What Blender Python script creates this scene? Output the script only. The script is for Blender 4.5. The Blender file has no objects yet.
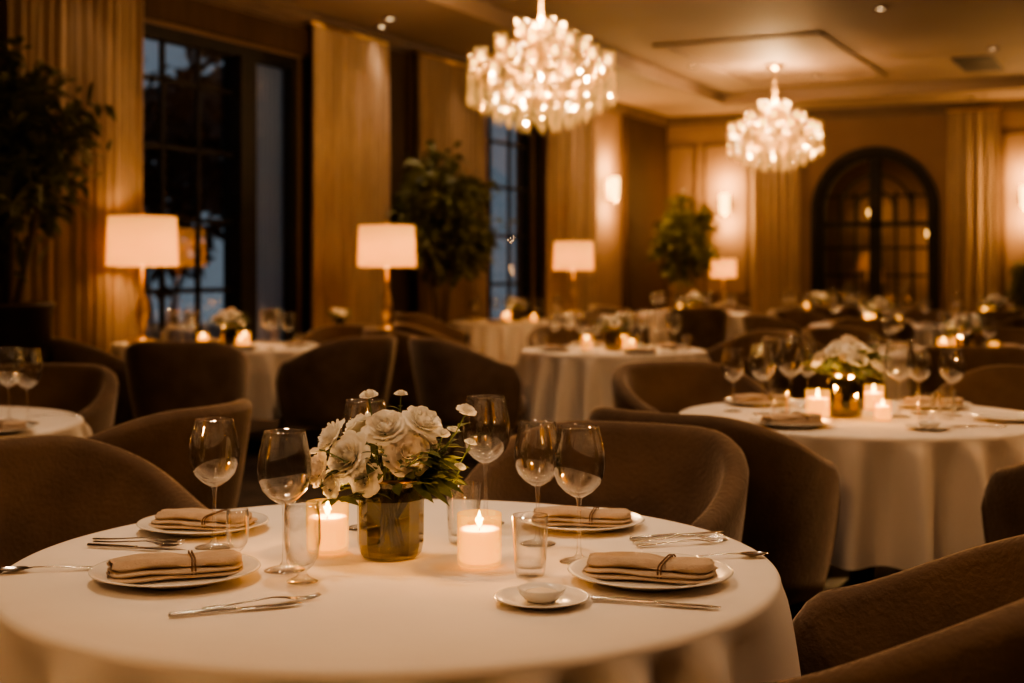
import bpy, math, random
from mathutils import Vector, Matrix
random.seed(7)
pi=math.pi
YAW=math.radians(26.0); CS,SN=math.cos(YAW),math.sin(YAW)
CX,CD=2.67,24.1
def W(X,D):
    dx=X-CX; dd=D-CD
    return (dx*CS-dd*SN, dx*SN+dd*CS)
S=bpy.context.scene
S.view_settings.view_transform='AgX'
try: S.view_settings.look='AgX - Medium High Contrast'
except Exception: pass
S.view_settings.exposure=0.12

# ---------------------------------------------------------------- materials
MATS={}
def mk(name):
    m=bpy.data.materials.new(name); m.use_nodes=True
    nt=m.node_tree; nt.nodes.clear()
    out=nt.nodes.new('ShaderNodeOutputMaterial')
    MATS[name]=m
    return m,nt,out
def pm(name,c1,c2=None,scale=8,rough=.6,metal=0,bump=0,bscale=None,sheen=0,emit=None,es=0,stretch=(1,1,1),sss=0,trans=0,spec=.5,detail=4,wave=None):
    m,nt,out=mk(name); N=nt.nodes; L=nt.links
    b=N.new('ShaderNodeBsdfPrincipled')
    b.inputs['Base Color'].default_value=(*c1,1)
    b.inputs['Roughness'].default_value=rough
    b.inputs['Metallic'].default_value=metal
    b.inputs['Specular IOR Level'].default_value=spec
    if sheen:
        b.inputs['Sheen Weight'].default_value=sheen
        b.inputs['Sheen Roughness'].default_value=.35
        b.inputs['Sheen Tint'].default_value=(1,.86,.72,1)
    if emit:
        b.inputs['Emission Color'].default_value=(*emit,1); b.inputs['Emission Strength'].default_value=es
    tc=N.new('ShaderNodeTexCoord'); mp=N.new('ShaderNodeMapping'); mp.inputs['Scale'].default_value=stretch
    L.new(tc.outputs['Object'],mp.inputs['Vector'])
    if c2:
        n=N.new('ShaderNodeTexNoise'); n.inputs['Scale'].default_value=scale; n.inputs['Detail'].default_value=detail
        L.new(mp.outputs[0],n.inputs['Vector'])
        r=N.new('ShaderNodeValToRGB'); r.color_ramp.elements[0].position=.35; r.color_ramp.elements[1].position=.65
        r.color_ramp.elements[0].color=(*c1,1); r.color_ramp.elements[1].color=(*c2,1)
        L.new(n.outputs['Fac'],r.inputs[0]); L.new(r.outputs[0],b.inputs['Base Color'])
    if bump:
        n2=N.new('ShaderNodeTexNoise'); n2.inputs['Scale'].default_value=bscale or scale*4; n2.inputs['Detail'].default_value=5
        L.new(mp.outputs[0],n2.inputs['Vector'])
        bp=N.new('ShaderNodeBump'); bp.inputs['Strength'].default_value=bump; bp.inputs['Distance'].default_value=.01
        L.new(n2.outputs['Fac'],bp.inputs['Height']); L.new(bp.outputs[0],b.inputs['Normal'])
    if trans:
        t=N.new('ShaderNodeBsdfTranslucent'); t.inputs[0].default_value=(*c1,1)
        if c2: L.new(r.outputs[0],t.inputs[0])
        mx=N.new('ShaderNodeMixShader'); mx.inputs[0].default_value=trans
        L.new(b.outputs[0],mx.inputs[1]); L.new(t.outputs[0],mx.inputs[2]); L.new(mx.outputs[0],out.inputs[0])
    else: L.new(b.outputs[0],out.inputs[0])
    return m
def thin_glass(name,tint=(1,1,1),base=.05,edge=.75,rough=.02,glow=None,gs=0,power=3.0):
    m,nt,out=mk(name); N=nt.nodes; L=nt.links
    t=N.new('ShaderNodeBsdfTransparent'); t.inputs[0].default_value=(*tint,1)
    g=N.new('ShaderNodeBsdfGlossy'); g.inputs['Roughness'].default_value=rough
    lw=N.new('ShaderNodeLayerWeight'); lw.inputs[0].default_value=.5
    pw=N.new('ShaderNodeMath'); pw.operation='POWER'; pw.inputs[1].default_value=power
    L.new(lw.outputs['Facing'],pw.inputs[0])
    mr=N.new('ShaderNodeMapRange'); mr.inputs[3].default_value=base; mr.inputs[4].default_value=edge
    L.new(pw.outputs[0],mr.inputs[0])
    mx=N.new('ShaderNodeMixShader'); L.new(mr.outputs[0],mx.inputs[0]); L.new(t.outputs[0],mx.inputs[1]); L.new(g.outputs[0],mx.inputs[2])
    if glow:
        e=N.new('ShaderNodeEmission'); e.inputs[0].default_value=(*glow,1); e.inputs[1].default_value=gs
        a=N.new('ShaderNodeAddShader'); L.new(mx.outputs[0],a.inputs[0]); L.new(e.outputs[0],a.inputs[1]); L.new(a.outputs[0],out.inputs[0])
    else: L.new(mx.outputs[0],out.inputs[0])
    return m
def emis(name,c,s):
    m,nt,out=mk(name); e=nt.nodes.new('ShaderNodeEmission'); e.inputs[0].default_value=(*c,1); e.inputs[1].default_value=s
    nt.links.new(e.outputs[0],out.inputs[0]); return m
pm('wall_paint',(.175,.112,.076),(.148,.094,.063),scale=1.5,rough=.75,bump=.1,bscale=60)
pm('wall_wood',(.048,.027,.016),(.032,.018,.011),scale=3,rough=.75,spec=.15,stretch=(6,6,.6))
pm('ceiling_plaster',(.24,.175,.132),(.21,.15,.113),scale=.8,rough=.7,bump=.05,bscale=40)
pm('carpet',(.03,.021,.017),(.058,.042,.033),scale=5,rough=.95,bump=.5,bscale=180,detail=8)
pm('trim_wood',(.11,.072,.05),(.08,.052,.036),scale=4,rough=.55,spec=.3,stretch=(1,1,5))
pm('curtain_linen',(.35,.258,.185),(.29,.21,.148),scale=14,rough=.85,stretch=(3,3,.3),bump=.15,bscale=150,trans=.12)
pm('window_frame_black',(.009,.009,.009),(.014,.012,.011),scale=6,rough=.6,spec=.15)
pm('linen_white',(.80,.745,.695),(.76,.705,.655),scale=3,rough=.85,bump=.25,bscale=6,sheen=.1)
pm('velvet_brown',(.155,.108,.081),(.108,.075,.057),scale=7,rough=.8,sheen=.9,bump=.35,bscale=80,spec=.25)
pm('wood_dark',(.03,.017,.01),(.045,.026,.015),scale=5,rough=.4,stretch=(1,1,.2))
pm('porcelain',(.82,.79,.75),(.78,.75,.71),scale=5,rough=.18)
pm('silver',(.66,.63,.6),(.56,.53,.5),scale=12,rough=.2,metal=1)
pm('napkin_linen',(.50,.385,.285),(.44,.335,.245),scale=30,rough=.9,bump=.35,bscale=260,sheen=.2)
pm('napkin_cord',(.13,.065,.03),(.10,.05,.025),scale=60,rough=.8)
pm('petal_cream',(.95,.91,.82),(.96,.93,.87),scale=15,rough=.6,trans=.3)
pm('petal_blush',(.93,.83,.69),(.95,.88,.78),scale=15,rough=.6,trans=.3)
pm('leaf_green',(.06,.085,.028),(.16,.17,.055),scale=18,rough=.5,trans=.2)
pm('leaf_tree',(.065,.08,.028),(.13,.13,.045),scale=5,rough=.5,trans=.15)
pm('stem_green',(.10,.15,.05),(.15,.19,.06),scale=20,rough=.6)
pm('bark',(.07,.045,.028),(.11,.075,.05),scale=12,rough=.85,bump=.4,bscale=30,stretch=(3,3,.5))
pm('planter_dark',(.035,.022,.016),(.05,.03,.02),scale=6,rough=.45)
pm('soil',(.02,.013,.009),(.04,.027,.018),scale=30,rough=1)
pm('brass',(.62,.42,.2),(.5,.34,.16),scale=10,rough=.28,metal=1)
pm('lamp_shade_linen',(.85,.60,.30),(.80,.55,.27),scale=40,rough=.9,trans=.5,emit=(1,.54,.15),es=.95)
pm('candle_wax',(.9,.62,.24),(.86,.57,.2),scale=6,rough=.5,emit=(1,.44,.07),es=.95)  # emission painted into the wax, stands in for flame light scattered inside
pm('vent_metal',(.012,.01,.009),(.016,.012,.01),scale=5,rough=.6)
pm('tree_outside',(.02,.026,.022),(.045,.05,.045),scale=3,rough=.9)
thin_glass('glass_clear',base=.07,edge=.97,power=1.8,rough=.025)
thin_glass('glass_window',base=.09,edge=.65)
thin_glass('glass_amber',tint=(.60,.54,.25),base=.12,edge=.9,rough=.03,power=2)
thin_glass('glass_votive',tint=(1,.88,.62),base=.06,edge=.7,rough=.06,glow=(1,.44,.07),gs=.32,power=2)  # amber glow painted into the glass, stands in for candlelight filling it
thin_glass('crystal',tint=(1,.90,.72),base=.25,edge=.95,rough=.04,glow=(1,.52,.15),gs=.30,power=2)  # warm glow painted into the crystals, which are lit by bulbs, not lamps
pm('window_sheer',(.45,.54,.62),(.38,.47,.56),scale=4,rough=.9,trans=.85,stretch=(1,8,.3))
emis('bulb_glow',(1,.52,.15),9)
emis('flame_glow',(1,.58,.18),26)
emis('sconce_glow',(1,.52,.14),7.5)
emis('downlight_glow',(1,.68,.36),8)

# ---------------------------------------------------------------- mesh builder
class MB:
    def __init__(s): s.v=[];s.f=[];s.m=[];s.s=[];s.names=[]
    def mi(s,n):
        if n not in s.names: s.names.append(n)
        return s.names.index(n)
    def add(s,vs,fs,mat,M=None,smooth=True):
        o=len(s.v); k=s.mi(mat)
        for p in vs:
            p=Vector(p)
            if M is not None: p=M@p
            s.v.append(p)
        for f in fs: s.f.append([i+o for i in f]); s.m.append(k); s.s.append(smooth)
    def box(s,x0,x1,y0,y1,z0,z1,mat,M=None):
        vs=[(x,y,z) for z in (z0,z1) for y in (y0,y1) for x in (x0,x1)]
        s.add(vs,[(0,2,3,1),(4,5,7,6),(0,1,5,4),(2,6,7,3),(0,4,6,2),(1,3,7,5)],mat,M,False)
    def lathe(s,prof,seg,mat,M=None,smooth=True,sx=1,sy=1,closed=False):
        vs=[];fs=[];n=len(prof)
        for (r,z) in prof:
            for i in range(seg):
                a=2*pi*i/seg; vs.append((max(r,1e-4)*math.cos(a)*sx,max(r,1e-4)*math.sin(a)*sy,z))
        for j in range(n-1 if not closed else n):
            j2=(j+1)%n
            for i in range(seg):
                i2=(i+1)%seg; fs.append((j*seg+i,j*seg+i2,j2*seg+i2,j2*seg+i))
        s.add(vs,fs,mat,M,smooth)
    def grid(s,fn,nu,nv,mat,M=None,smooth=True,wrapu=False):
        vs=[];fs=[]
        cu=nu if wrapu else nu+1
        for j in range(nv+1):
            for i in range(cu): vs.append(fn(i/nu,j/nv))
        for j in range(nv):
            for i in range(nu):
                i2=(i+1)%cu
                fs.append((j*cu+i,j*cu+i2,(j+1)*cu+i2,(j+1)*cu+i))
        s.add(vs,fs,mat,M,smooth)
    def tube(s,pts,rads,seg,mat,M=None,closed=False):
        pts=[Vector(p) for p in pts]; n=len(pts)
        if not hasattr(rads,'__len__'): rads=[rads]*n
        vs=[];fs=[]
        up=Vector((0,0,1))
        for i,p in enumerate(pts):
            if closed: d=pts[(i+1)%n]-pts[i-1]
            else: d=pts[min(i+1,n-1)]-pts[max(i-1,0)]
            d=d.normalized() if d.length>1e-9 else Vector((0,0,1))
            u=up if abs(d.dot(up))<.95 else Vector((1,0,0))
            a=d.cross(u).normalized(); b=a.cross(d)
            for k in range(seg):
                t=2*pi*k/seg; vs.append(p+(a*math.cos(t)+b*math.sin(t))*rads[i])
        m=n if closed else n-1
        for i in range(m):
            j=(i+1)%n
            for k in range(seg):
                k2=(k+1)%seg; fs.append((i*seg+k,i*seg+k2,j*seg+k2,j*seg+k))
        if not closed:
            fs.append(tuple(range(seg))[::-1]); fs.append(tuple((n-1)*seg+k for k in range(seg)))
        s.add(vs,fs,mat,M)
    def ball(s,c,r,mat,seg=10,sz=1,M=None):
        prof=[(r*math.sin(pi*i/8),-r*sz*math.cos(pi*i/8)) for i in range(9)]
        T=Matrix.Translation(c)
        s.lathe(prof,seg,mat,(M@T) if M is not None else T)
    def mesh(s,name):
        me=bpy.data.meshes.new(name)
        me.from_pydata([tuple(p) for p in s.v],[],s.f)
        for n in s.names: me.materials.append(MATS[n])
        me.polygons.foreach_set('material_index',s.m)
        me.polygons.foreach_set('use_smooth',s.s)
        me.update(); return me
def obj(name,me,loc=(0,0,0),rz=0,sc=1,parent=None):
    o=bpy.data.objects.new(name,me); o.location=loc; o.rotation_euler=(0,0,rz)
    o.scale=(sc,sc,sc) if not hasattr(sc,'__len__') else sc
    bpy.context.collection.objects.link(o)
    if parent: o.parent=parent
    return o
def light(name,kind,loc,power,col=(1,.66,.36),rad=.05,parent=None,angle=None,blend=1,rot=None):
    l=bpy.data.lights.new(name,kind); l.energy=power; l.color=col
    l.shadow_soft_size=rad
    if kind=='SPOT': l.spot_size=math.radians(angle or 60); l.spot_blend=blend
    o=bpy.data.objects.new(name,l); o.location=loc
    if rot: o.rotation_euler=rot
    bpy.context.collection.objects.link(o)
    if parent: o.parent=parent
    return o

# ---------------------------------------------------------------- room shell (x: right along back wall, y: 0 back wall, negative toward camera)
RX,RY,H,HS=13.0,-26.0,4.15,4.0
b=MB(); b.box(-.3,RX+.3,RY-.3,.3,-.1,0,'carpet'); obj('floor',b.mesh('floor'))
b=MB(); b.box(-.3,RX+.3,RY-.3,.3,H,H+.12,'ceiling_plaster'); obj('ceiling',b.mesh('ceiling'))
# soffits & crown
b=MB()
b.box(0,1.5,RY,0,HS,H,'ceiling_plaster'); b.box(1.5,RX,-1.6,0,HS,H,'ceiling_plaster'); b.box(RX-1.2,RX,RY,-1.6,HS,H,'ceiling_plaster')
b.box(1.5,1.56,RY,-1.66,HS-.03,H,'ceiling_plaster'); b.box(1.5,RX-1.2,-1.66,-1.6,HS-.03,H,'ceiling_plaster')
obj('trim_1',b.mesh('soffit'))
b=MB()
b.box(0,.10,RY,0,HS-.10,HS,'trim_wood'); b.box(.10,RX,-.10,0,HS-.10,HS,'trim_wood'); b.box(0,.06,RY,0,HS-.16,HS-.10,'trim_wood'); b.box(.06,RX,-.06,0,HS-.16,HS-.10,'trim_wood')
obj('trim_2',b.mesh('crown'))
# ceiling tray frames
def frame(x0,x1,y0,y1,z0,z1,w,name):
    b=MB()
    b.box(x0,x1,y0,y0+w,z0,z1,'ceiling_plaster'); b.box(x0,x1,y1-w,y1,z0,z1,'ceiling_plaster')
    b.box(x0,x0+w,y0+w,y1-w,z0,z1,'ceiling_plaster'); b.box(x1-w,x1,y0+w,y1-w,z0,z1,'ceiling_plaster')
    obj(name,b.mesh(name))
frame(2.2,4.3,-6.6,-2.6,H-.03,H,.14,'trim_3')
# left wall with windows
WZ0,WZ1=.5,3.52
wins=[(5.36,7.15),(11.03,13.5)]
b=MB(); prev=0
for (a,c) in wins:
    b.box(-.3,0,-a,-prev,0,H,'wall_paint'); b.box(-.3,0,-c,-a,0,WZ0,'wall_paint'); b.box(-.3,0,-c,-a,WZ1,H,'wall_paint'); prev=c
b.box(-.3,0,RY,-prev,0,H,'wall_paint'); obj('wall_left',b.mesh('wall_left'))
# dark timber pilasters / panels on left wall
b=MB(); b.box(0,.10,-9.60,-8.98,.14,HS-.16,'wall_wood'); b.box(0,.05,-1.95,-.02,.14,HS-.16,'wall_wood'); b.box(0,.09,-2.05,-1.95,.14,HS-.16,'wall_wood')
b.box(0,.09,-13.6,-10.9,3.54,3.8,'wall_wood'); b.box(0,.09,-7.3,-5.25,3.54,3.8,'wall_wood')
obj('trim_5',b.mesh('pilasters'))
b=MB(); b.box(0,.03,RY,-.03,0,.14,'trim_wood'); obj('baseboard_left',b.mesh('bl'))
# back wall with arch
DC,DR=3.605,.965; DS=2.33
b=MB()
b.box(-.3,DC-DR,0,.3,0,H,'wall_paint'); b.box(DC+DR,RX,0,.3,0,H,'wall_paint')
n=24
for i in range(n):
    a0=pi*i/n;a1=pi*(i+1)/n
    x0=DC+DR*math.cos(a0);x1=DC+DR*math.cos(a1);z0=DS+DR*math.sin(a0);z1=DS+DR*math.sin(a1)
    vs=[(x0,0,z0),(x1,0,z1),(x1,0,H),(x0,0,H),(x0,.3,z0),(x1,.3,z1),(x1,.3,H),(x0,.3,H)]
    b.add(vs,[(0,1,2,3),(7,6,5,4),(0,4,5,1)],'wall_paint',None,False)
obj('wall_back',b.mesh('wall_back'))
b=MB()
b.box(.03,DC-DR-.14,-.03,0,0,.14,'trim_wood'); b.box(DC+DR+.14,RX,-.03,0,0,.14,'trim_wood'); obj('baseboard_back',b.mesh('bb'))
b=MB(); b.box(RX,RX+.3,RY-.3,0.3,0,H,'wall_paint'); obj('wall_right',b.mesh('wr'))
b=MB(); b.box(-.3,RX,RY-.3,RY,0,H,'wall_paint'); obj('wall_front',b.mesh('wf'))
# back wall panel mouldings
b=MB()
def panel(x0,x1,z0,z1,w=.04):
    b.box(x0,x1,-.025,0,z0,z0+w,'trim_wood'); b.box(x0,x1,-.025,0,z1-w,z1,'trim_wood'); b.box(x0,x0+w,-.025,0,z0,z1,'trim_wood'); b.box(x1-w,x1,-.025,0,z0,z1,'trim_wood')
panel(.72,1.5,.9,3.5); panel(.72,1.5,.2,.8); panel(5.6,6.3,.9,3.5); panel(6.5,8,.9,3.5); panel(.05,.6,.9,3.5)
obj('trim_6',b.mesh('panels'))
# arched door
b=MB()
def arch(rc,w,y0,y1,zb,mat,bm=None,x=DC,zs=DS):
    bm=bm or b
    pts=[(x+rc,zb)]+[(x+rc*math.cos(pi*i/28),zs+rc*math.sin(pi*i/28)) for i in range(29)]+[(x-rc,zb)]
    pin=[(x+(rc-w),zb)]+[(x+(rc-w)*math.cos(pi*i/28),zs+(rc-w)*math.sin(pi*i/28)) for i in range(29)]+[(x-(rc-w),zb)]
    vs=[];fs=[]
    for p,q in zip(pts,pin):
        vs+=[(p[0],y0,p[1]),(q[0],y0,q[1]),(q[0],y1,q[1]),(p[0],y1,p[1])]
    for i in range(len(pts)-1):
        for k in range(4):
            k2=(k+1)%4; fs.append((i*4+k,i*4+k2,(i+1)*4+k2,(i+1)*4+k))
    bm.add(vs,fs,mat,None,False)
arch(DR+.06,.13,-.06,.02,0.0,'window_frame_black')
arch(DR,.13,.06,.2,0.0,'window_frame_black')
b.box(DC-.10,DC+.10,.08,.18,0,DS+DR-.1,'window_frame_black')
b.box(DC-DR+.1,DC+DR-.1,.08,.18,DS-.28,DS-.2,'window_frame_black')
b.box(DC-DR+.1,DC+DR-.1,.08,.18,0,.55,'window_frame_black')
for sgn in (-1,1):
    for k in (1,2): 
        xx=DC+sgn*(.07+k*.26); b.box(xx-.02,xx+.02,.11,.15,.3,DS+.3,'window_frame_black')
for zz in (.8,1.25,1.7,2.55): b.box(DC-DR+.1,DC+DR-.1,.11,.15,zz-.02,zz+.02,'window_frame_black')
arch(.6,.045,.1,.16,DS-.2,'window_frame_black'); arch(.33,.045,.1,.16,DS-.2,'window_frame_black')
b.box(DC-DR+.05,DC+DR-.05,.128,.132,.3,DS,'glass_window')
for sgn in (-1,1): b.tube([(DC+sgn*.13,.05,1.0),(DC+sgn*.13,.05,1.35)],.015,8,'brass')
obj('door_1',b.mesh('door_1'))
# lobby behind the door
b=MB(); b.box(DC-1.8,DC+1.8,3.2,3.3,0,3.6,'wall_paint'); b.box(DC-1.9,DC-1.8,.3,3.3,0,3.6,'wall_paint'); b.box(DC+1.8,DC+1.9,.3,3.3,0,3.6,'wall_paint')
b.box(DC-1.8,DC+1.8,.3,3.3,3.5,3.6,'ceiling_plaster')
obj('wall_lobby',b.mesh('lobby'))
b=MB(); b.box(DC-1.8,DC+1.8,.3,3.3,-.1,0,'carpet'); obj('floor_lobby',b.mesh('fl'))
# windows
def window(name,v0,v1,parts):
    b=MB(); y0,y1=-v1,-v0; fr='window_frame_black'
    xa,xb=-.17,-.05
    b.box(xa,xb,y0,y0+.08,WZ0,WZ1,fr); b.box(xa,xb,y1-.08,y1,WZ0,WZ1,fr)
    b.box(xa,xb,y0+.08,y1-.08,WZ0,WZ0+.1,fr); b.box(xa,xb,y0+.08,y1-.08,WZ1-.12,WZ1,fr)
    for p in parts.get('post',[]): b.box(xa-.03,xb+.06,-p[1],-p[0],WZ0+.1,WZ1-.12,fr)
    for v in parts.get('mull',[]): b.box(-.13,-.09,-v-.022,-v+.022,WZ0+.1,WZ1-.12,fr)
    for z in parts.get('hz',[]): b.box(-.13,-.09,-parts['hr'][1],-parts['hr'][0],z-.022,z+.022,fr)
    b.box(-.112,-.108,y0+.08,y1-.08,WZ0+.1,WZ1-.12,'glass_window')
    b.box(-.0,.05,y0-.10,y0+.0,WZ0-.1,WZ1+.0,fr); b.box(-.0,.05,y1,y1+.10,WZ0-.1,WZ1,fr); 
    b.box(-.0,.08,y0-.10,y1+.10,WZ0-.06,WZ0,fr)
    obj(name,b.mesh(name))
window('window_1',11.03,13.5,dict(post=[(11.80,12.05)],mull=[12.55,13.05],hz=[1.15,1.8,2.45,3.05],hr=(12.05,13.42)))
window('window_2',5.36,7.15,dict(post=[],mull=[5.95,6.55],hz=[1.15,1.8,2.45,3.05],hr=(5.44,7.07)))
b=MB(); b.grid(lambda u,v:(-.2+.015*math.sin(u*60),-11.07-u*.72,WZ0+.02+v*(WZ1-WZ0-.04)),60,2,'window_sheer'); obj('sheer_blind',b.mesh('sheer'))
# exterior
b=MB(); b.box(-30,-.32,-30,8,-.3,-.15,'tree_outside'); obj('ground_exterior',b.mesh('ge'))
# curtains
def curtain(a0,a1,side,z0=.02,z1=3.84,ph=0):
    b=MB(); nf=max(4,int((a1-a0)/.13)); N=nf*12
    rnd=random.Random(int(a0*10)); p1,p2=rnd.uniform(0,6),rnd.uniform(0,6)
    def fn(u,v):
        t=a0+(a1-a0)*u
        zz=z0+(z1-z0)*v
        am=.062*(1-.3*v)*(.75+.25*math.sin(9*u+p1))
        o=.17+am*math.sin(2*pi*nf*u+ph+.8*math.sin(5*u+2*v+p2))+.016*math.sin(2*pi*nf*2.3*u+v*3)
        return (o,-t,zz) if side=='L' else (t,-o,zz)
    b.grid(fn,N,16,'curtain_linen')
    if side=='L': b.tube([(.17,-a0+.03,z1+.02),(.17,-a1-.03,z1+.02)],.018,8,'brass')
    else: b.tube([(a0-.03,-.17,z1+.02),(a1+.03,-.17,z1+.02)],.018,8,'brass')
    obj('curtain',b.mesh('curtain'))
curtain(13.62,15.1,'L'); curtain(9.65,11.08,'L',ph=1); curtain(7.27,8.95,'L',ph=2); curtain(3.65,5.30,'L',ph=.4)
curtain(1.6,2.42,'B'); curtain(4.8,5.55,'B',ph=1); curtain(6.4,7.4,'B',ph=1)
curtain(16.2,18,'L')

# ---------------------------------------------------------------- sconces, downlights, vent
def sconce(x,y,z,side):
    b=MB()
    b.box(-.05,.05,-.02,0,-.2,.2,'brass'); b.tube([(0,-.02,-.05),(0,-.1,-.05),(0,-.12,-.02)],.012,8,'brass')
    b.lathe([(.04,-.2),(.07,-.16),(.078,.0),(.082,.17),(.076,.17),(.072,0),(.04,-.16)],20,'sconce_glow',Matrix.Translation((0,-.13,.02)))
    b.lathe([(.0,-.22),(.055,-.2),(.055,-.17)],16,'brass',Matrix.Translation((0,-.13,.02)))
    rz=0 if side=='B' else pi/2
    o=obj('wall_sconce',b.mesh('wall_sconce'),(x,y,z),rz)
    light('sconce_light','POINT',(0,-.28,.34),80,(1,.52,.18),.06,o); light('sconce_light','POINT',(0,-.28,-.32),66,(1,.52,.18),.06,o)
sconce(0,-2.72,2.6,'L'); sconce(1.12,0,2.45,'B'); sconce(5.95,0,2.45,'B')
b=MB(); b.lathe([(0,0),(.05,0)],20,'downlight_glow'); b.lathe([(.05,0),(.052,-.012),(.075,-.012),(.08,.004)],20,'trim_wood')
DLM=b.mesh('recessed_downlight')
def downlight(X,D,z=H,power=60,angle=62,rad=.08,aim=None,col=(1,.70,.45)):
    x,y=W(X,D)
    o=obj('recessed_downlight',DLM,(x,y,z-.005))
    l=light('downlight_spot','SPOT',(x,y,z-.06),power,col,rad,angle=angle)
    if aim:
        d=Vector((*W(aim[0],aim[1]),aim[2]))-Vector((x,y,z-.06)); l.rotation_euler=d.to_track_quat('-Z','Y').to_euler()
    bpy.context.view_layer.update(); mw=l.matrix_world.copy(); l.parent=o; l.matrix_parent_inverse=o.matrix_world.inverted(); 
b=MB(); b.box(-.26,.26,-.7,.7,-.012,0,'vent_metal')
for i in range(9): b.box(-.235+.055*i,-.225+.055*i,-.66,.66,-.035,-.012,'vent_metal')
x,y=W(6.35,18.8); obj('ceiling_vent',b.mesh('vent'),(x,y,H))

# ---------------------------------------------------------------- chandelier
def octa(b,c,r,h,mat):
    vs=[(c[0]+r,c[1],c[2]),(c[0],c[1]+r,c[2]),(c[0]-r,c[1],c[2]),(c[0],c[1]-r,c[2]),(c[0],c[1],c[2]+h*.5),(c[0],c[1],c[2]-h)]
    b.add(vs,[(0,1,4),(1,2,4),(2,3,4),(3,0,4),(1,0,5),(2,1,5),(3,2,5),(0,3,5)],mat,None,False)
def chandelier(X,D,zb,zt,k=1):
    b=MB(); Ht=zt-zb; R=.62; rnd=random.Random(4)
    top=H-zb
    b.lathe([(0,top),(.13,top),(.13,top-.03),(.05,top-.08),(0,top-.09)],24,'brass')
    z=Ht+.05; kk=0
    while z<top-.08:
        M=Matrix.Translation((0,0,z+.02))@Matrix.Rotation(kk*pi/2,4,'Z')@Matrix.Rotation(pi/2,4,'X')
        b.tube([M@Vector((.014*math.cos(t*pi/5),.024*math.sin(t*pi/5),0)) for t in range(10)],.004,5,'brass',closed=True); z+=.036;kk+=1
    b.lathe([(0,.1),(.03,.12),(.05,.2),(.03,.3),(.02,.45),(.045,.55),(.02,.65),(.015,Ht+.06),(0,Ht+.07)],16,'brass')
    tiers=[(.58,.42,10),(.38,.56,7),(.18,.70,4)]
    for (r,z,n) in tiers:
        for i in range(n):
            a=2*pi*(i+.5)/n; c,s=math.cos(a),math.sin(a)
            b.tube([(.03*c,.03*s,z-.14),(r*.3*c,r*.3*s,z-.20),(r*.7*c,r*.7*s,z-.14),(r*.95*c,r*.95*s,z-.05),(r*c,r*s,z)],.009,6,'brass')
            T=Matrix.Translation((r*c,r*s,z))
            b.lathe([(0,0),(.03,.005),(.048,.022),(.045,.028),(.014,.022),(.013,.07),(0,.07)],12,'brass',T)
            b.lathe([(.0,.07),(.015,.077),(.021,.093),(.015,.115),(.006,.135),(0,.142)],10,'bulb_glow',T)
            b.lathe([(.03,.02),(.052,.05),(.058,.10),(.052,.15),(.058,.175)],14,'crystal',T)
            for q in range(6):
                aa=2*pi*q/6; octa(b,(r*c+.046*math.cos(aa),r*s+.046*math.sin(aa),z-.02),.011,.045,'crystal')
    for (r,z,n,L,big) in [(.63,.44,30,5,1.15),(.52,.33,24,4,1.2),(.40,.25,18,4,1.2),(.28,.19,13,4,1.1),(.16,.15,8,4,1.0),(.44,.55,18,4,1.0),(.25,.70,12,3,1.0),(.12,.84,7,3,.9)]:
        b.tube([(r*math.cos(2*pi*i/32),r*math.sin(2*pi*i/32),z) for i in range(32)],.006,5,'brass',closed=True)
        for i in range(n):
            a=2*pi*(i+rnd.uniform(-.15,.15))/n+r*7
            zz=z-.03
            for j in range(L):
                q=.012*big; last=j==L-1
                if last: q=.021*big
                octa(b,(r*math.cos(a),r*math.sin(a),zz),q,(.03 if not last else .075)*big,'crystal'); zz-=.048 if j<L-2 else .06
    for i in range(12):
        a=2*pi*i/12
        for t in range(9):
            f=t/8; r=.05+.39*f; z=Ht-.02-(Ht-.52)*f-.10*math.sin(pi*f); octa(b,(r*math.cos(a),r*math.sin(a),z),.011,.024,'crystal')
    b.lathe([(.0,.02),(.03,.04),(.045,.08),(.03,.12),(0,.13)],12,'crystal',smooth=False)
    x,y=W(X,D)
    o=obj('crystal_chandelier',b.mesh('crystal_chandelier'),(x,y,zb))
    light('chandelier_light','POINT',(0,0,Ht+.12),130*k,(1,.60,.29),.12,o)
    for i in range(4):
        a=pi/4+pi/2*i; light('chandelier_light','POINT',(.33*math.cos(a),.33*math.sin(a),.32),40*k,(1,.58,.26),.03,o)
chandelier(.25,11.9,2.62,3.46); chandelier(3.59,18.85,2.77,3.6)
chandelier(3.4,5.0,2.9,3.7,.85); chandelier(-1.6,.2,2.9,3.7,.85)  # unseen chandeliers beside the camera view, added as fill light

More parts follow.
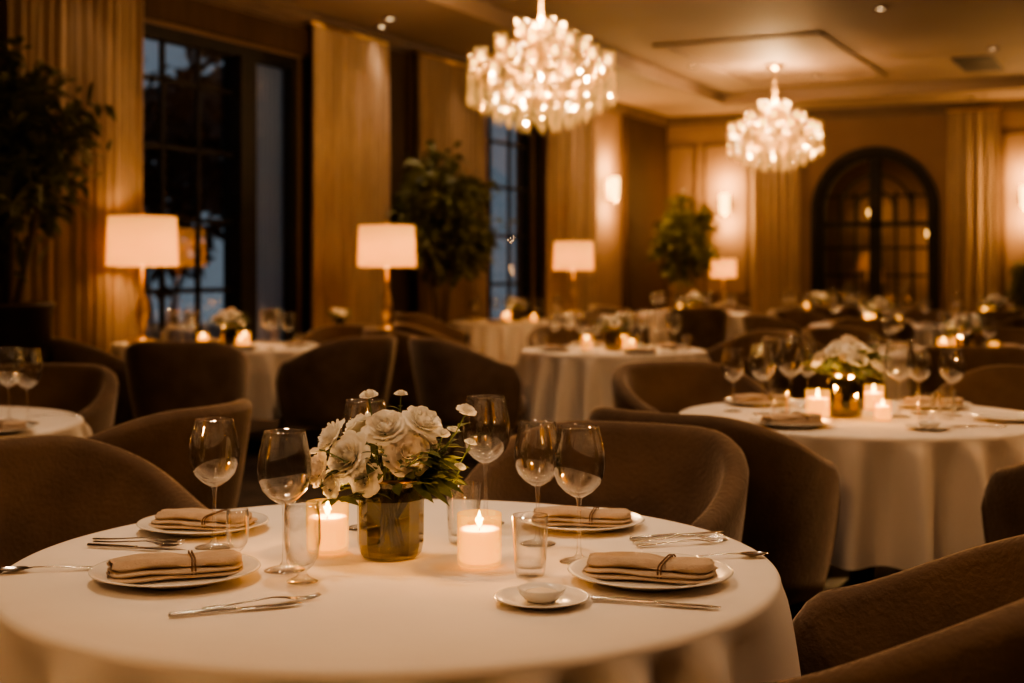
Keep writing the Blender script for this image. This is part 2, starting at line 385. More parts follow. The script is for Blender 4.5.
# ---------------------------------------------------------------- tables
def table(X,D,r=.77,hem=.28,seed=0,name='dining_table'):
    rnd=random.Random(seed)
    b=MB(); b.lathe([(0,0),(.32,0),(.32,.02),(.1,.05),(.05,.08),(.045,.66),(.12,.70),(0,.70)],24,'wood_dark')
    b.lathe([(0,.70),(r-.03,.70),(r-.02,.715),(r-.02,.738),(r-.03,.744),(0,.744)],64,'wood_dark')
    x,y=W(X,D); t=obj(name,b.mesh(name),(x,y,0),YAW)
    c=MB(); ph=[rnd.uniform(0,6.28) for _ in range(6)]; nf=rnd.choice([19,20,21]) if r>.5 else 9
    def fold(a):
        w=a+.12*math.sin(3*a+ph[0])+.06*math.sin(5*a+ph[1])
        q=.5+.5*math.cos(nf*w+ph[2])
        return (q**1.5)*(.78+.22*math.sin(4*a+ph[3]))
    NA=400; rows=[]
    for k in (0,.25,.5,.75,.9,.965): rows.append(('t',k*r))
    for k in range(1,6): rows.append(('c',k/5*pi/2))
    for k in range(1,17): rows.append(('h',k/16))
    vs=[];fs=[]
    rc=.018; am=.16 if r>.5 else .06
    for kind,val in rows:
        for i in range(NA):
            a=2*pi*i/NA
            if kind=='t': rr=max(val,1e-4); z=.75
            elif kind=='c': rr=r-.018+rc*math.sin(val)+.003; z=.75-rc+rc*math.cos(val)
            else:
                s=val; f=fold(a); rr=r+.003+ (s**.55)*(am*f-.04)+.02*s
                z=.75-rc-s*(.75-rc-hem)+ .012*s*math.sin(2*a+ph[4])
            vs.append((rr*math.cos(a),rr*math.sin(a),z))
    for j in range(len(rows)-1):
        for i in range(NA):
            i2=(i+1)%NA; fs.append((j*NA+i,(j+1)*NA+i,(j+1)*NA+i2,j*NA+i2))
    c.add(vs,fs,'linen_white')
    obj('tablecloth',c.mesh('tablecloth'),parent=t)
    return t
# ---------------------------------------------------------------- chair
def chair_mesh():
    b=MB(); N=64; tm=math.radians(122); vs=[];fs=[]; K=None
    for i in range(N+1):
        u=-1+2*i/N; th=u*tm; a=abs(u)
        s=min(1,max(0,(a-.22)/.74)); s=s*s*(3-2*s)
        h=.875-.185*s
        if a>.88: h-=.11*((a-.88)/.12)**2.2
        lean=.055*(1-s)+.02
        R=.375; ex=2.3
        cx,cy=math.sin(th),-math.cos(th)
        nrm=(abs(cx)**ex+abs(cy)**ex)**(1/ex); cx/=nrm; cy/=nrm
        th_=.072-(0.02*max(0,(a-.85)/.15))
        loop=[]
        zb=.235
        for k in range(7):
            z=zb+(h-.035-zb)*k/6; q=k/6
            loop.append((R+lean*q-.035*(1-q)**2,z))
        for k in range(1,6):
            t=pi*k/6; loop.append((R+lean-th_/2+th_/2*math.cos(t),h-.035+.035*math.sin(t)))
        for k in range(7):
            q=1-k/6; z=zb+(h-.035-zb)*q; bulge=.018*math.sin(pi*q)
            loop.append((R+lean*q-.035*(1-q)**2-th_-bulge,z))
        K=len(loop)
        for (r,z) in loop: vs.append((r*cx,r*cy,z))
    for i in range(N):
        for k in range(K):
            k2=(k+1)%K; fs.append((i*K+k,i*K+k2,(i+1)*K+k2,(i+1)*K+k))
    fs.append(tuple(range(K))); fs.append(tuple(N*K+k for k in range(K))[::-1])
    b.add(vs,fs,'velvet_brown')
    b.lathe([(0,.245),(.29,.245),(.305,.26),(.305,.31),(.29,.32),(0,.32)],40,'velvet_brown',Matrix.Translation((0,.03,0)))
    b.lathe([(0,.32),(.29,.32),(.315,.345),(.32,.39),(.31,.44),(.28,.465),(.2,.478),(0,.482)],48,'velvet_brown',Matrix.Translation((0,.055,0)))
    for sx in (-1,1):
        for (yy,oy) in ((.22,.05),(-.22,-.07)):
            b.tube([(sx*.22,yy,.26),(sx*.265,yy+oy,0.0)],[.026,.014],10,'wood_dark')
    return b.mesh('dining_chair')
CH=chair_mesh()
def chair(X,D,tX,tD,twist=0,sc=1):
    x,y=W(X,D); tx,ty=W(tX,tD)
    obj('dining_chair',CH,(x,y,0),math.atan2(ty-y,tx-x)-pi/2+twist,sc)

# ---------------------------------------------------------------- tableware
def m_wine():
    b=MB()
    b.lathe([(0,0.001),(.040,.001),(.041,.003),(.030,.006),(.010,.011),(.0048,.020),(.0040,.05),(.0038,.10),(.0050,.125),(.009,.133)],32,'glass_clear')
    b.lathe([(.0,.130),(.012,.132),(.028,.142),(.043,.158),(.051,.178),(.0530,.198),(.051,.225),(.045,.252),(.0405,.272),(.0395,.2742),(.0385,.272),(.0428,.252),(.0488,.225),(.0508,.198),(.0488,.179),(.0410,.160),(.026,.146),(.0,.138)],40,'glass_clear')
    return b.mesh('wine_glass')
def m_tumbler():
    b=MB()
    b.lathe([(0,.001),(.027,.001),(.029,.006),(.031,.03),(.036,.115),(.0355,.1165),(.0340,.115),(.0290,.03),(.026,.016),(0,.014)],36,'glass_clear')
    return b.mesh('water_tumbler')
def m_footed():
    b=MB()
    b.lathe([(0,.001),(.03,.001),(.031,.004),(.012,.012),(.008,.022),(.02,.032),(.031,.05),(.036,.085),(.035,.13),(.0335,.155),(.0320,.155),(.0333,.13),(.0340,.085),(.0290,.052),(.018,.036),(0,.03)],36,'glass_clear')
    return b.mesh('water_goblet')
def m_plate(r=.16,name='dinner_plate',h=.02):
    b=MB()
    b.lathe([(0,.002),(r*.55,.002),(r*.6,.0),(r*.63,.003),(r*.8,h*.55),(r*.98,h*.95),(r,h),(r*.99,h*1.12),(r*.96,h*1.1),(r*.8,h*.72),(r*.68,h*.45),(r*.6,h*.3),(0,h*.28)],64,'porcelain')
    return b.mesh(name)
def m_napkin():
    b=MB(); rnd=random.Random(3)
    z=0
    spec=[(.250,.125,.009,0,.00),(.246,.118,.009,.004,.03),(.240,.098,.018,.006,-.04)]
    for k,(L,Wd,th,y0,sk) in enumerate(spec):
        p=rnd.uniform(0,6)
        def fn(u,v,L=L,Wd=Wd,z=z,y0=y0,p=p,sk=sk,th=th,k=k):
            a=2*pi*u; c,s_=math.cos(a),math.sin(a)
            x=(v-.5)*L
            e=1-abs(2*v-1)**12*.45
            yy=Wd/2*(abs(c)**.5)*(1 if c>0 else -1)
            zz=th/2*(abs(s_)**.75)*(1 if s_>0 else -1)*e
            wob=.0018*math.sin(x*38+p)+.0014*math.sin(x*60+yy*80+p)
            pinch=-.006*math.exp(-((x-.03)/.025)**2)*(1 if s_>0 else 0) if k==2 else 0
            ridge=.0026*math.sin(yy*150+x*8)*(1 if (k==2 and s_>0) else 0)
            wp=1-.10*math.exp(-((x-.03)/.04)**2)*(k==2)
            return (x+sk*yy+.003*math.sin(yy*50+p),yy*e*wp+y0+.0035*math.sin(x*22+p)+sk*x*.5,z+th/2+zz+wob*(.3+.3*k)+pinch+ridge)
        vs=[];fs=[];nu,nv=36,28
        for j in range(nv+1):
            for i in range(nu): vs.append(fn(i/nu,j/nv))
        for j in range(nv):
            for i in range(nu): i2=(i+1)%nu; fs.append((j*nu+i,j*nu+i2,(j+1)*nu+i2,(j+1)*nu+i))
        fs.append(tuple(range(nu))); fs.append(tuple(nv*nu+i for i in range(nu)))
        b.add(vs,fs,'napkin_linen'); z+=th*.9
    for dx in (.028,.034):
        pts=[]
        for i in range(28):
            a=2*pi*i/28; c,s_=math.cos(a),math.sin(a)
            pts.append((dx+.004*c,.006+.060*(abs(c)**.5)*(1 if c>0 else -1),.0160+.0170*(abs(s_)**.5)*(1 if s_>0 else -1)))
        b.tube(pts,.0017,6,'napkin_cord',closed=True)
    return b.mesh('folded_napkin')
def strip(b,pts,mat,th=.0022):
    vs=[];fs=[]
    for (x,w,z) in pts:
        vs+=[(x,-w,z),(x,-w*.6,z+th*.6),(x,w*.6,z+th*.6),(x,w,z),(x,w*.6,z-th*.4),(x,-w*.6,z-th*.4)]
    for i in range(len(pts)-1):
        for k in range(6):
            k2=(k+1)%6; fs.append((i*6+k,i*6+k2,(i+1)*6+k2,(i+1)*6+k))
    fs.append(tuple(range(6))); n=len(pts)-1; fs.append(tuple(n*6+k for k in range(6)))
    b.add(vs,fs,mat)
def m_fork():
    b=MB()
    strip(b,[(-.105,.004,.003),(-.1,.0075,.003),(-.06,.006,.004),(-.01,.003,.008),(.02,.0028,.010),(.04,.006,.008),(.05,.011,.006),(.062,.0125,.004)],'silver')
    for k in range(4):
        yy=-.0098+.0065*k
        b.tube([(.060,yy,.004),(.08,yy*.98,.003),(.095,yy*.95,.005),(.105,yy*.93,.009)],[.0019,.0017,.0015,.0007],6,'silver')
    return b.mesh('dinner_fork')
def m_knife():
    b=MB()
    strip(b,[(-.115,.004,.004),(-.11,.0075,.004),(-.05,.0065,.004),(-.005,.0045,.004),(0,.006,.004)],'silver',.006)
    strip(b,[(0,.005,.004),(.01,.009,.004),(.06,.0105,.004),(.09,.0095,.004),(.108,.005,.004),(.115,.001,.004)],'silver',.0018)
    return b.mesh('dinner_knife')
def m_spoon():
    b=MB()
    strip(b,[(-.1,.004,.003),(-.095,.0075,.003),(-.06,.006,.004),(-.01,.003,.008),(.03,.0028,.008),(.042,.004,.006)],'silver')
    def fn(u,v):
        a=2*pi*u; rr=v
        return (.068+.03*rr*math.cos(a),.019*rr*math.sin(a)*(1-.15*math.cos(a)),.0015+.006*rr*rr)
    b.grid(fn,24,6,'silver',wrapu=True)
    return b.mesh('dessert_spoon')
def m_butter():
    b=MB()
    b.lathe([(0,0),(.024,0),(.030,.004),(.038,.012),(.043,.022),(.0415,.0228),(.036,.013),(.028,.007),(0,.006)],40,'porcelain')
    b.lathe([(0,.006),(.026,.007),(.031,.010),(.029,.015),(.02,.018),(0,.0185)],30,'petal_blush')
    return b.mesh('butter_dish')
def m_votive():
    b=MB()
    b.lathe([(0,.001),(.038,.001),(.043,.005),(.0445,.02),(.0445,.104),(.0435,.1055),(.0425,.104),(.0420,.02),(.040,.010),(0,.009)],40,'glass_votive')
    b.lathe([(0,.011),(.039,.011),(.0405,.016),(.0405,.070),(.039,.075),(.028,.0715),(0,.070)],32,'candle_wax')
    b.tube([(0,0,.070),(.001,0,.078),(.002,0,.082)],.001,5,'wood_dark')
    b.lathe([(0,.076),(.0035,.079),(.0058,.086),(.0045,.096),(.002,.105),(0,.111)],12,'flame_glow')
    return b.mesh('votive_candle')
# flowers
def frame_from(up,c):
    up=Vector(up).normalized(); q=Vector((0,0,1)).rotation_difference(up)
    return Matrix.Translation(c)@q.to_matrix().to_4x4()
def rose(b,c,r,up=(0,0,1),mat='petal_cream',rnd=random,lo=False):
    M=frame_from(up,c)@Matrix.Rotation(rnd.uniform(0,6.28),4,'Z')
    lay=[(.14,.98,3,1.25,0),(.27,1.02,4,1.0,.0),(.40,1.02,5,.85,.1),(.54,.98,6,.72,.25),(.68,.90,7,.62,.45),(.82,.76,8,.54,.7),(.96,.55,8,.52,.95)]
    if lo: lay=[lay[0],lay[2],lay[4],lay[6]]
    ns,nt=(6,6) if not lo else (4,3)
    for li,(R,Hh,n,w,op) in enumerate(lay):
        for k in range(n):
            ang=2*pi*k/n+li*1.3+rnd.uniform(-.15,.15); hh=Hh*rnd.uniform(.92,1.06); pr=rnd.uniform(0,6)
            def fn(u,v):
                s=2*u-1; t=v
                rad=R*(.22+.72*math.sin(t*pi/2))+op*.22*t**3*R - .08*R*s*s*t
                z=hh*(t-.22*t**2)-.16*op*t**4 - .10*s*s*t*hh + .03*math.sin(5*s+pr)*t
                a=ang+s*w*math.sin(pi*(.12+.66*t))
                return (rad*math.cos(a)*r,rad*math.sin(a)*r,(z-.45)*r)
            b.grid(fn,ns,nt,mat,M)
def leaf(b,base,d,L,Wd,mat='leaf_green',roll=0,bend=.25):
    d=Vector(d).normalized(); up=Vector((0,0,1)); s=d.cross(up)
    if s.length<.05: s=Vector((1,0,0))
    s.normalize(); n=s.cross(d)
    s=(s*math.cos(roll)+n*math.sin(roll)); n=s.cross(d)
    base=Vector(base); vs=[];fs=[]
    prof=[(0,.06),(.25,.75),(.5,1),(.75,.7),(1,.03)]
    for (t,w) in prof:
        c=base+d*L*t-Vector((0,0,1))*bend*L*t*t
        vs+=[c-s*Wd*w*.5+n*Wd*.12*w,c,c+s*Wd*w*.5+n*Wd*.12*w]
    for i in range(4):
        fs+=[(i*3,i*3+1,i*3+4,i*3+3),(i*3+1,i*3+2,i*3+5,i*3+4)]
    b.add(vs,fs,mat)
def vase(b):
    b.lathe([(0,.002),(.058,.002),(.064,.01),(.068,.03),(.069,.12),(.064,.138),(.056,.146),(.060,.160),(.057,.160),(.053,.147),(.061,.136),(.065,.118),(.064,.03),(.058,.016),(0,.014)],14,'glass_amber',smooth=False)
    b.lathe([(.0605,.157),(.062,.161),(.0605,.165),(.057,.161),(.0605,.157)],36,'brass')
def m_bouquet_main():
    b=MB(); rnd=random.Random(11); vase(b)
    R=[(-.086,-.055,.215,.052,0),(-.008,-.04,.275,.046,0),(.040,-.065,.222,.048,1),(.072,-.02,.285,.044,0),(-.128,.0,.250,.042,0),(-.150,-.03,.185,.037,1),
       (-.045,-.085,.172,.035,0),(.0,.05,.26,.045,0),(-.07,.05,.268,.044,0),(.07,.06,.235,.042,1),(.09,.03,.2,.034,0),(-.03,.09,.21,.042,0),(-.12,-.05,.155,.03,0)]
    for (x,y,z,r,k) in R:
        up=Vector((x*1.2,y*1.6-.045,z-.14)).normalized()
        rose(b,(x,y,z),r,up,'petal_blush' if k else 'petal_cream',rnd)
        sx=rnd.uniform(-.035,.035); sy=rnd.uniform(-.035,.035)
        b.tube([(sx,sy,.02),(x*.15-sx*.3,y*.15-sy*.3,.13),(x*.8,y*.8,z-.035),(x,y,z-.01)],.0028,6,'stem_green')
        for q in range(4):
            a=rnd.uniform(0,6.28); leaf(b,(x*.85,y*.85,z-.03),(math.cos(a),math.sin(a),.1),rnd.uniform(.035,.06),.02,roll=rnd.uniform(-.4,.4))
    for (x,y,z,r) in [(-.045,.0,.335,.019),(.158,-.02,.305,.021),(.13,.02,.26,.014),(.165,.01,.235,.013),(-.16,.02,.215,.015),(.11,-.04,.26,.015),(.02,.02,.335,.014),(.145,-.03,.19,.012)]:
        rose(b,(x,y,z),r,(x*.4,y-.05,.2),'petal_cream',rnd)
        b.tube([(x*.1,y*.1,.08),(x*.4,y*.4,.16),(x*.85,y*.85,z-.05),(x,y,z-.005)],.0016,6,'stem_green')
        for q in range(5):
            t=rnd.uniform(.5,1); a=rnd.uniform(0,6.28); leaf(b,(x*t,y*t,.1+(z-.12)*t),(math.cos(a),math.sin(a),.5),.035,.012)
    for q in range(120):
        a=rnd.uniform(0,6.28); rr=rnd.uniform(.045,.09); z=rnd.uniform(.145,.215)
        if rnd.random()<.6: a=rnd.uniform(-.8,.7)
        el=rnd.uniform(-.25,.6)
        leaf(b,(rr*math.cos(a),rr*math.sin(a)*.8,z),(math.cos(a),math.sin(a),el),rnd.uniform(.045,.09),rnd.uniform(.018,.032),roll=rnd.uniform(-.7,.7))
    for k in range(9):
        a=2*pi*k/9+.3; L=.13+.04*math.sin(k*3)
        pts=[(.04*math.cos(a),.04*math.sin(a),.15),(.08*math.cos(a),.08*math.sin(a),.19),(L*math.cos(a),L*math.sin(a),.23)]
        b.tube(pts,.0014,5,'stem_green')
        for t in range(8):
            f=.4+.6*t/7; p=(L*f*math.cos(a),L*f*math.sin(a),.15+.08*f); sg=a+(1 if t%2 else -1)*.9
            leaf(b,p,(math.cos(sg),math.sin(sg),.3),.035,.015)
    return b.mesh('flower_vase')
def m_bouquet_small(seed):
    b=MB(); rnd=random.Random(seed); vase(b)
    for k in range(12):
        a=k*2.4; rr=.125*math.sqrt((k+.3)/12); z=.265-rr*.5+rnd.uniform(-.02,.035)
        x,y=rr*math.cos(a),rr*math.sin(a)
        rose(b,(x,y,z),rnd.uniform(.036,.046),(x,y,.12),'petal_cream' if k%3 else 'petal_blush',rnd,lo=True)
        b.tube([(x*.1,y*.1,.03),(x*.3,y*.3,.13),(x,y,z-.01)],.0028,5,'stem_green')
    for q in range(75):
        a=rnd.uniform(0,6.28); z=rnd.uniform(.14,.23); el=rnd.uniform(-.1,.8)
        leaf(b,(.06*math.cos(a),.06*math.sin(a),z),(math.cos(a),math.sin(a),el),rnd.uniform(.06,.13),.028,roll=rnd.uniform(-.6,.6))
    return b.mesh('flower_vase')
WG,TB,GB,PL,NK,FK,KN,SP,VT,BD=m_wine(),m_tumbler(),m_footed(),m_plate(),m_napkin(),m_fork(),m_knife(),m_spoon(),m_votive(),m_butter()
SPL=m_plate(.085,'side_plate',.012); BQ=m_bouquet_main(); BS=[m_bouquet_small(k) for k in (1,2,3)]
ZT=.7515
def put(name,me,X,D,ang=0,z=ZT,sc=1):
    x,y=W(X,D); return obj(name,me,(x,y,z),YAW+math.radians(ang),sc)
def votive(X,D,power=1.2,lit=True,sc=1):
    o=put('votive_candle',VT,X,D,sc=sc)
    if lit: light('candle_flame_light','POINT',(0,0,.100),power,(1,.52,.18),.008,o)
# --- main table
TA=(-.24,2.8); table(*TA,r=.77,seed=5)
put('flower_vase',BQ,-.25,2.84)
put('wine_glass',WG,-.63,2.92); put('wine_glass',WG,-.445,2.70); put('wine_glass',WG,-.335,3.14,sc=1.07); put('wine_glass',WG,-.061,3.2,sc=1.08)
put('wine_glass',WG,.055,2.96,sc=.96); put('wine_glass',WG,.135,2.78)
votive(-.065,2.745,3.4); votive(-.385,2.88,3.4); 
put('water_goblet',GB,-.395,2.60,sc=.97); put('water_tumbler',TB,-.105,2.98,sc=1.1); put('water_tumbler',TB,.035,2.66,sc=1.0)
put('water_goblet',GB,-.560,2.815,sc=.65)
def plate(X,D,ang,sc=1,nap=True):
    put('dinner_plate',PL,X,D,sc=sc)
    if nap: put('folded_napkin',NK,X,D,ang,ZT+.0085*sc,sc=min(1,sc*1.02))
plate(-.642,2.635,20); plate(-.70,3.13,-14,.92); plate(.16,3.17,-8,.90); plate(.262,2.62,-16,.98)
put('side_plate',SPL,.052,2.44); put('butter_dish',BD,.052,2.44,z=ZT+.0045)
put('dinner_knife',KN,-.475,2.38,22); put('dinner_fork',FK,-.44,2.43,24)
put('dessert_spoon',SP,-.905,2.70,190); 
put('dinner_fork',FK,-.80,2.95,-14); put('dinner_knife',KN,-.79,2.905,-14); put('dinner_fork',FK,-.81,2.985,-12)
put('dinner_knife',KN,.252,2.425,-17); 
put('dinner_fork',FK,.36,3.0,18); put('dinner_knife',KN,.365,3.045,20); put('dessert_spoon',SP,.43,2.82,10)
put('dinner_fork',FK,.365,2.955,16)
# --- other tables
def setting(X,D,r,seed,n=4,detail=1,lit=0):
    rnd=random.Random(seed); a0=rnd.uniform(0,1.5)
    put('flower_vase',BS[seed%3],X,D,rnd.uniform(0,360),sc=1.0)
    for k in range(3):
        a=a0+.8+k*2*pi/3
        votive(X+.20*math.cos(a),D+.20*math.sin(a),2.6,lit=(lit>0 and k<2),sc=1 if k<2 else .8)
    for k in range(n):
        a=a0+2*pi*k/n; pr=r-.21
        plate(X+pr*math.cos(a),D+pr*math.sin(a),math.degrees(a)+90+rnd.uniform(-15,15),.9)
        a2=a+.55; g=r-.28
        put('wine_glass',WG,X+g*math.cos(a2),D+g*math.sin(a2),sc=1.05)
        a3=a+.85; g=r-.22
        put('wine_glass',WG,X+g*math.cos(a3),D+g*math.sin(a3),sc=.98)
        if detail:
            p2=r-.13; a4=a+.36
            put('dinner_knife',KN,X+p2*math.cos(a4),D+p2*math.sin(a4),math.degrees(a)+180)
            put('water_tumbler',TB,X+(r-.12)*math.cos(a2+.25),D+(r-.12)*math.sin(a2+.25))
BX,BDp=1.42,5.6
table(BX,BDp,.74,seed=2); 
put('flower_vase',BS[1],BX-.08,BDp-.05,40,sc=1.08); votive(BX-.21,BDp-.14,5,sc=1.1); votive(BX+.10,BDp+.20,4); votive(BX+.03,BDp-.2,2.5,sc=.75)
for (dx,dd,s) in [(-.27,.10,1.12),(.13,-.08,1.12),(-.40,.02,1.05),(.25,.06,1),(-.15,.33,1),(.36,-.02,1),(.12,.38,1),(-.5,.15,.95)]: put('wine_glass',WG,BX+dx,BDp+dd,sc=s)
for (dx,dd,s) in [(-.36,-.14,1),(.17,-.3,1),(.3,-.14,1)]: put('water_tumbler',TB,BX+dx,BDp+dd,sc=s)
plate(BX+.38,BDp+.30,-10); plate(BX-.33,BDp+.44,5); plate(BX-.36,BDp-.38,30); 
put('side_plate',SPL,BX+.12,BDp-.5); put('butter_dish',BD,BX+.12,BDp-.5,z=ZT+.0045); plate(BX+.52,BDp-.2,70,.85,False)
put('dinner_knife',KN,BX+.33,BDp-.42,10); put('dinner_fork',FK,BX+.32,BDp-.47,12)
T=[ # X,D,r,seed,n,detail,lit
 (.75,10.2,.68,3,4,1,1),(-2.17,10.6,.74,4,4,1,1),(.05,15.8,.76,6,4,0,1),(2.5,19,.76,7,4,0,0),(4.46,20,.72,8,4,0,0),
 (3.25,9.9,.76,9,4,1,1),(3.95,14.8,.74,10,4,0,1),(6.17,17.6,.74,12,4,0,0),(-2.42,5.3,.74,13,0,0,1)]
for (X,D,r,sd,n,dt,lt) in T:
    table(X,D,r,seed=sd)
    if n: setting(X,D,r,sd,n,dt,lt)
put('flower_vase',BS[0],-2.6,5.5); votive(-2.35,5.2)
put('wine_glass',WG,-1.95,5.35,sc=1.05); put('wine_glass',WG,-1.85,5.27,sc=1.05); put('water_tumbler',TB,-2.07,5.17); plate(-1.88,5.0,20,.9); plate(-2.4,4.85,10,.9); put('dinner_fork',FK,-1.83,5.55,10)
table(-1.42,13.4,.55,seed=20,name='side_table')
plate(-1.75,13.25,10,.8); put('flower_vase',BS[2],-1.7,13.6,sc=.8)
# --- chairs
A=TA
for (X,D,t) in [(-1.13,3.50,A),(.22,3.84,A),(.60,2.42,A),(-.74,1.95,A),
    (.73,4.84,(BX,BDp)),(1.98,4.60,(BX,BDp)),(.93,6.66,(BX,BDp)),(2.28,6.38,(BX,BDp)),
    (-1.40,4.93,(-2.42,5.3)),(-2.3,6.45,(-2.42,5.3)),
    (-.27,9.75,(.75,10.2)),(1.72,10.55,(.75,10.2)),(.55,11.28,(.75,10.2)),
    (-2.98,9.9,(-2.17,10.6)),(-1.30,9.98,(-2.17,10.6)),(-2.2,9.45,(-2.17,10.6)),(-1.55,11.45,(-2.17,10.6)),
    (-.62,12.3,(.3,12.6)),(-.75,11.2,(.3,11.8)),
    (-.85,15.2,(.05,15.8)),(.85,15.0,(.05,15.8)),(.95,16.4,(.05,15.8)),
    (2.2,9.55,(3.25,9.9)),(2.95,8.82,(3.25,9.9)),(2.75,10.9,(3.25,9.9)),(3.9,10.8,(3.25,9.9)),(4.1,9.1,(3.25,9.9)),
    (2.9,14.5,(3.95,14.8)),(3.6,13.75,(3.95,14.8)),(4.9,14.3,(3.95,14.8)),(3.4,15.75,(3.95,14.8)),(4.6,15.7,(3.95,14.8)),
    (1.5,18.6,(2.5,19)),(2.4,17.9,(2.5,19)),(3.5,18.6,(2.5,19)),(3.4,19.8,(4.46,20)),(4.4,18.95,(4.46,20)),(5.45,19.7,(4.46,20)),
    (5.1,17.3,(6.17,17.6)),(5.9,16.5,(6.17,17.6)),(7.2,17.2,(6.17,17.6))]:
    chair(X,D,t[0],t[1])

# ---------------------------------------------------------------- lamps
def m_lamp():
    b=MB()
    b.lathe([(0,0),(.12,0),(.125,.015),(.11,.03),(.03,.045),(.018,.07),(.028,.12),(.05,.18),(.055,.25),(.04,.33),(.02,.38),(.012,.42),(.012,.66),(0,.66)],28,'brass')
    b.lathe([(.265,.62),(.27,.62),(.285,.625),(.272,1.02),(.267,1.02),(.28,.625)],48,'lamp_shade_linen')
    for k in range(3):
        a=2*pi*k/3; b.tube([(0,0,.98),(.26*math.cos(a),.26*math.sin(a),1.0)],.004,5,'brass')
    b.tube([(0,0,.6),(0,0,1.04)],.006,6,'brass'); b.ball((0,0,1.05),.014,'brass')
    return b.mesh('table_lamp')
LM=m_lamp()
def lamp(X,D,sc,power=30,zt=.752,tab=True):
    if tab: table(X,D,.24,hem=.1,seed=int(D),name='side_table')
    x,y=W(X,D); o=obj('table_lamp',LM,(x,y,zt),0,sc)
    light('lamp_bulb','POINT',(0,0,.80),power,(1,.56,.22),.06,o)
lamp(-3.0,11.2,1.0,22); lamp(-1.22,13.45,1.0,22,tab=False); lamp(.82,18.4,.95,21); lamp(3.4,22.2,.75,10)

# ---------------------------------------------------------------- trees
def m_tree(seed,crown_z,crown_r,crown_h,nl,leafL,pot=True,poth=.5,mat='leaf_tree'):
    b=MB(); rnd=random.Random(seed)
    base=poth if pot else 0
    if pot:
        b.lathe([(0,0),(.22,0),(.23,.01),(.30,poth-.04),(.315,poth-.03),(.315,poth),(.285,poth),(.28,poth-.06),(0,poth-.06)],36,'planter_dark')
        b.lathe([(0,poth-.05),(.28,poth-.055)],24,'soil')
    tips=[]
    for k in range(4):
        a=2*pi*k/4+rnd.uniform(0,1); q=.05
        pts=[(q*math.cos(a),q*math.sin(a),base-.06)]
        for t in (.3,.6,1.0): pts.append((q*math.cos(a)+crown_r*.35*t*math.cos(a)+rnd.uniform(-.03,.03),q*math.sin(a)+crown_r*.35*t*math.sin(a),base+(crown_z-base)*t))
        b.tube(pts,[.028,.022,.017,.010],7,'bark'); 
        for j in range(9):
            p=Vector(pts[2 if j%3==0 else 3])
            e=Vector((rnd.gauss(0,1),rnd.gauss(0,1),rnd.gauss(0,1))).normalized()
            tip=Vector((e.x*crown_r*.85,e.y*crown_r*.85,crown_z+e.z*crown_h*.8))
            b.tube([p,(p+tip)/2+Vector((0,0,.05)),tip],[.009,.006,.003],5,'bark'); tips.append((p,tip))
    for i in range(nl):
        p,tip=rnd.choice(tips); t=rnd.uniform(.35,1.1); c=p.lerp(tip,t)
        c=c+Vector((rnd.gauss(0,1),rnd.gauss(0,1),rnd.gauss(0,1)))*crown_r*.13
        d=Vector((rnd.gauss(0,1),rnd.gauss(0,1),rnd.gauss(-.1,.6)))
        leaf(b,c,d,leafL*rnd.uniform(.7,1.2),leafL*.42,mat,roll=rnd.uniform(-1,1),bend=.4)
    return b.mesh('potted_tree')
x,y=W(-3.42,9.35); obj('potted_ficus_tree',m_tree(3,2.12,.66,.78,2600,.14,poth=1.12),(x,y,0),.5)
T2=m_tree(5,1.85,.58,.78,2400,.15,poth=.6)
x,y=W(-.78,15.35); obj('potted_ficus_tree',T2,(x,y,0),1.0,(1.05,1.05,1.05))
x,y=W(2.82,22.3); obj('potted_ficus_tree',T2,(x,y,0),2.2,(.92,.92,1))
x,y=W(7.6,20.2); obj('potted_ficus_tree',T2,(x,y,0),.2,.6)
TO=m_tree(9,3.0,1.7,2.2,1300,.4,pot=False,mat='tree_outside')
for (x,y,s) in [(-6.5,-5.5,1.2),(-10,-9,1.1),(-5.5,-1.5,1.0),(-12,-4,1.4),(-8.5,3.5,1.2)]: obj('garden_tree',TO,(x,y,-.15),x*3,s)

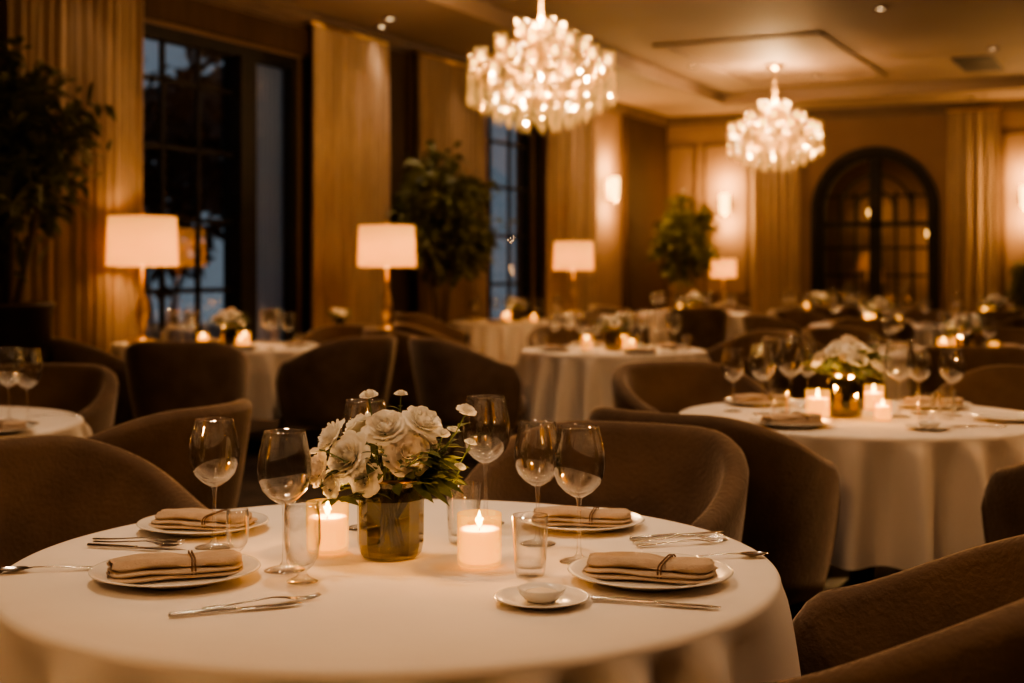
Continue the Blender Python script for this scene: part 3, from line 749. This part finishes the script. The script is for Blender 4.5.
# ---------------------------------------------------------------- lights
DLs=[(-.9,4.1,165,(-.30,2.90,.75),38),(-.5,.9,50,(-.25,3.0,.9),32),(1.35,6.2,145,(1.42,5.6,.75),44),(.75,10.4,150,None,44),(-2.1,10.7,150,None,44),(3.25,9.9,150,None,44),(-2.3,5.3,100,None,44),(.1,15.8,140,None,46),(2.5,19,120,None,46),(3.95,14.8,130,None,46),(1.6,2.6,120,None,80),(-1.4,4.2,110,None,78),(.2,7.4,125,None,80),(-1.0,8.0,115,None,80),(6.1,17.5,90,None,46),(4.4,19.9,90,None,46),(.4,4.3,60,None,60)]  # front flower spot and wide-angle spots are added fill lights, not known fixtures
for (X,D,p,aim,an) in DLs: downlight(X,D,H,p,an,.10,aim)
downlight(-1.42,15.05,HS,45,75,.06); 
for v in (14.4,10.3,8.1,4.5):   # curtain grazers in the left soffit
    o=obj('recessed_downlight',DLM,(.62,-v,HS-.005)); l=light('downlight_spot','SPOT',(0,0,-.05),34,(1,.62,.33),.06,o,angle=95)
for u in (2.0,5.2):
    o=obj('recessed_downlight',DLM,(u,-.6,HS-.005)); light('downlight_spot','SPOT',(0,0,-.05),24,(1,.62,.33),.06,o,angle=80)
# lobby lights behind the arched door
for (lx,lz,p) in ((DC+.45,2.0,13),(DC+.5,1.35,8),(DC-.6,2.4,5)):
    b=MB(); b.ball((0,0,0),.12,'sconce_glow',16); b.lathe([(0,.1),(.04,.1),(.04,.15),(0,.15)],12,'brass'); b.tube([(0,0,.14),(0,.2,.16)],.012,6,'brass')
    o=obj('lobby_wall_lamp',b.mesh('lobby_wall_lamp'),(lx,3.0,lz)); light('lobby_light','POINT',(0,-.2,0),p,(1,.50,.18),.08,o)

# world: blue dusk
w=bpy.data.worlds.new('dusk'); S.world=w; w.use_nodes=True; nt=w.node_tree; nt.nodes.clear()
out=nt.nodes.new('ShaderNodeOutputWorld'); bg=nt.nodes.new('ShaderNodeBackground')
tc=nt.nodes.new('ShaderNodeTexCoord'); sep=nt.nodes.new('ShaderNodeSeparateXYZ'); rp=nt.nodes.new('ShaderNodeValToRGB')
nt.links.new(tc.outputs['Generated'],sep.inputs[0]); nt.links.new(sep.outputs['Z'],rp.inputs[0])
rp.color_ramp.elements[0].color=(.13,.165,.20,1); rp.color_ramp.elements[1].color=(.06,.10,.16,1)
nt.links.new(rp.outputs[0],bg.inputs[0]); bg.inputs[1].default_value=.95; nt.links.new(bg.outputs[0],out.inputs[0])

# camera
cam=bpy.data.cameras.new('camera'); co=bpy.data.objects.new('camera',cam); bpy.context.collection.objects.link(co)
x,y=W(0,0); co.location=(x,y,1.34); co.rotation_euler=(pi/2,0,YAW)
cam.sensor_width=36; cam.lens=1380/1024*36; cam.shift_y=-71.5/1024
cam.dof.use_dof=True; cam.dof.focus_distance=2.75; cam.dof.aperture_fstop=2.8
cam.clip_start=.05; cam.clip_end=200
S.camera=co
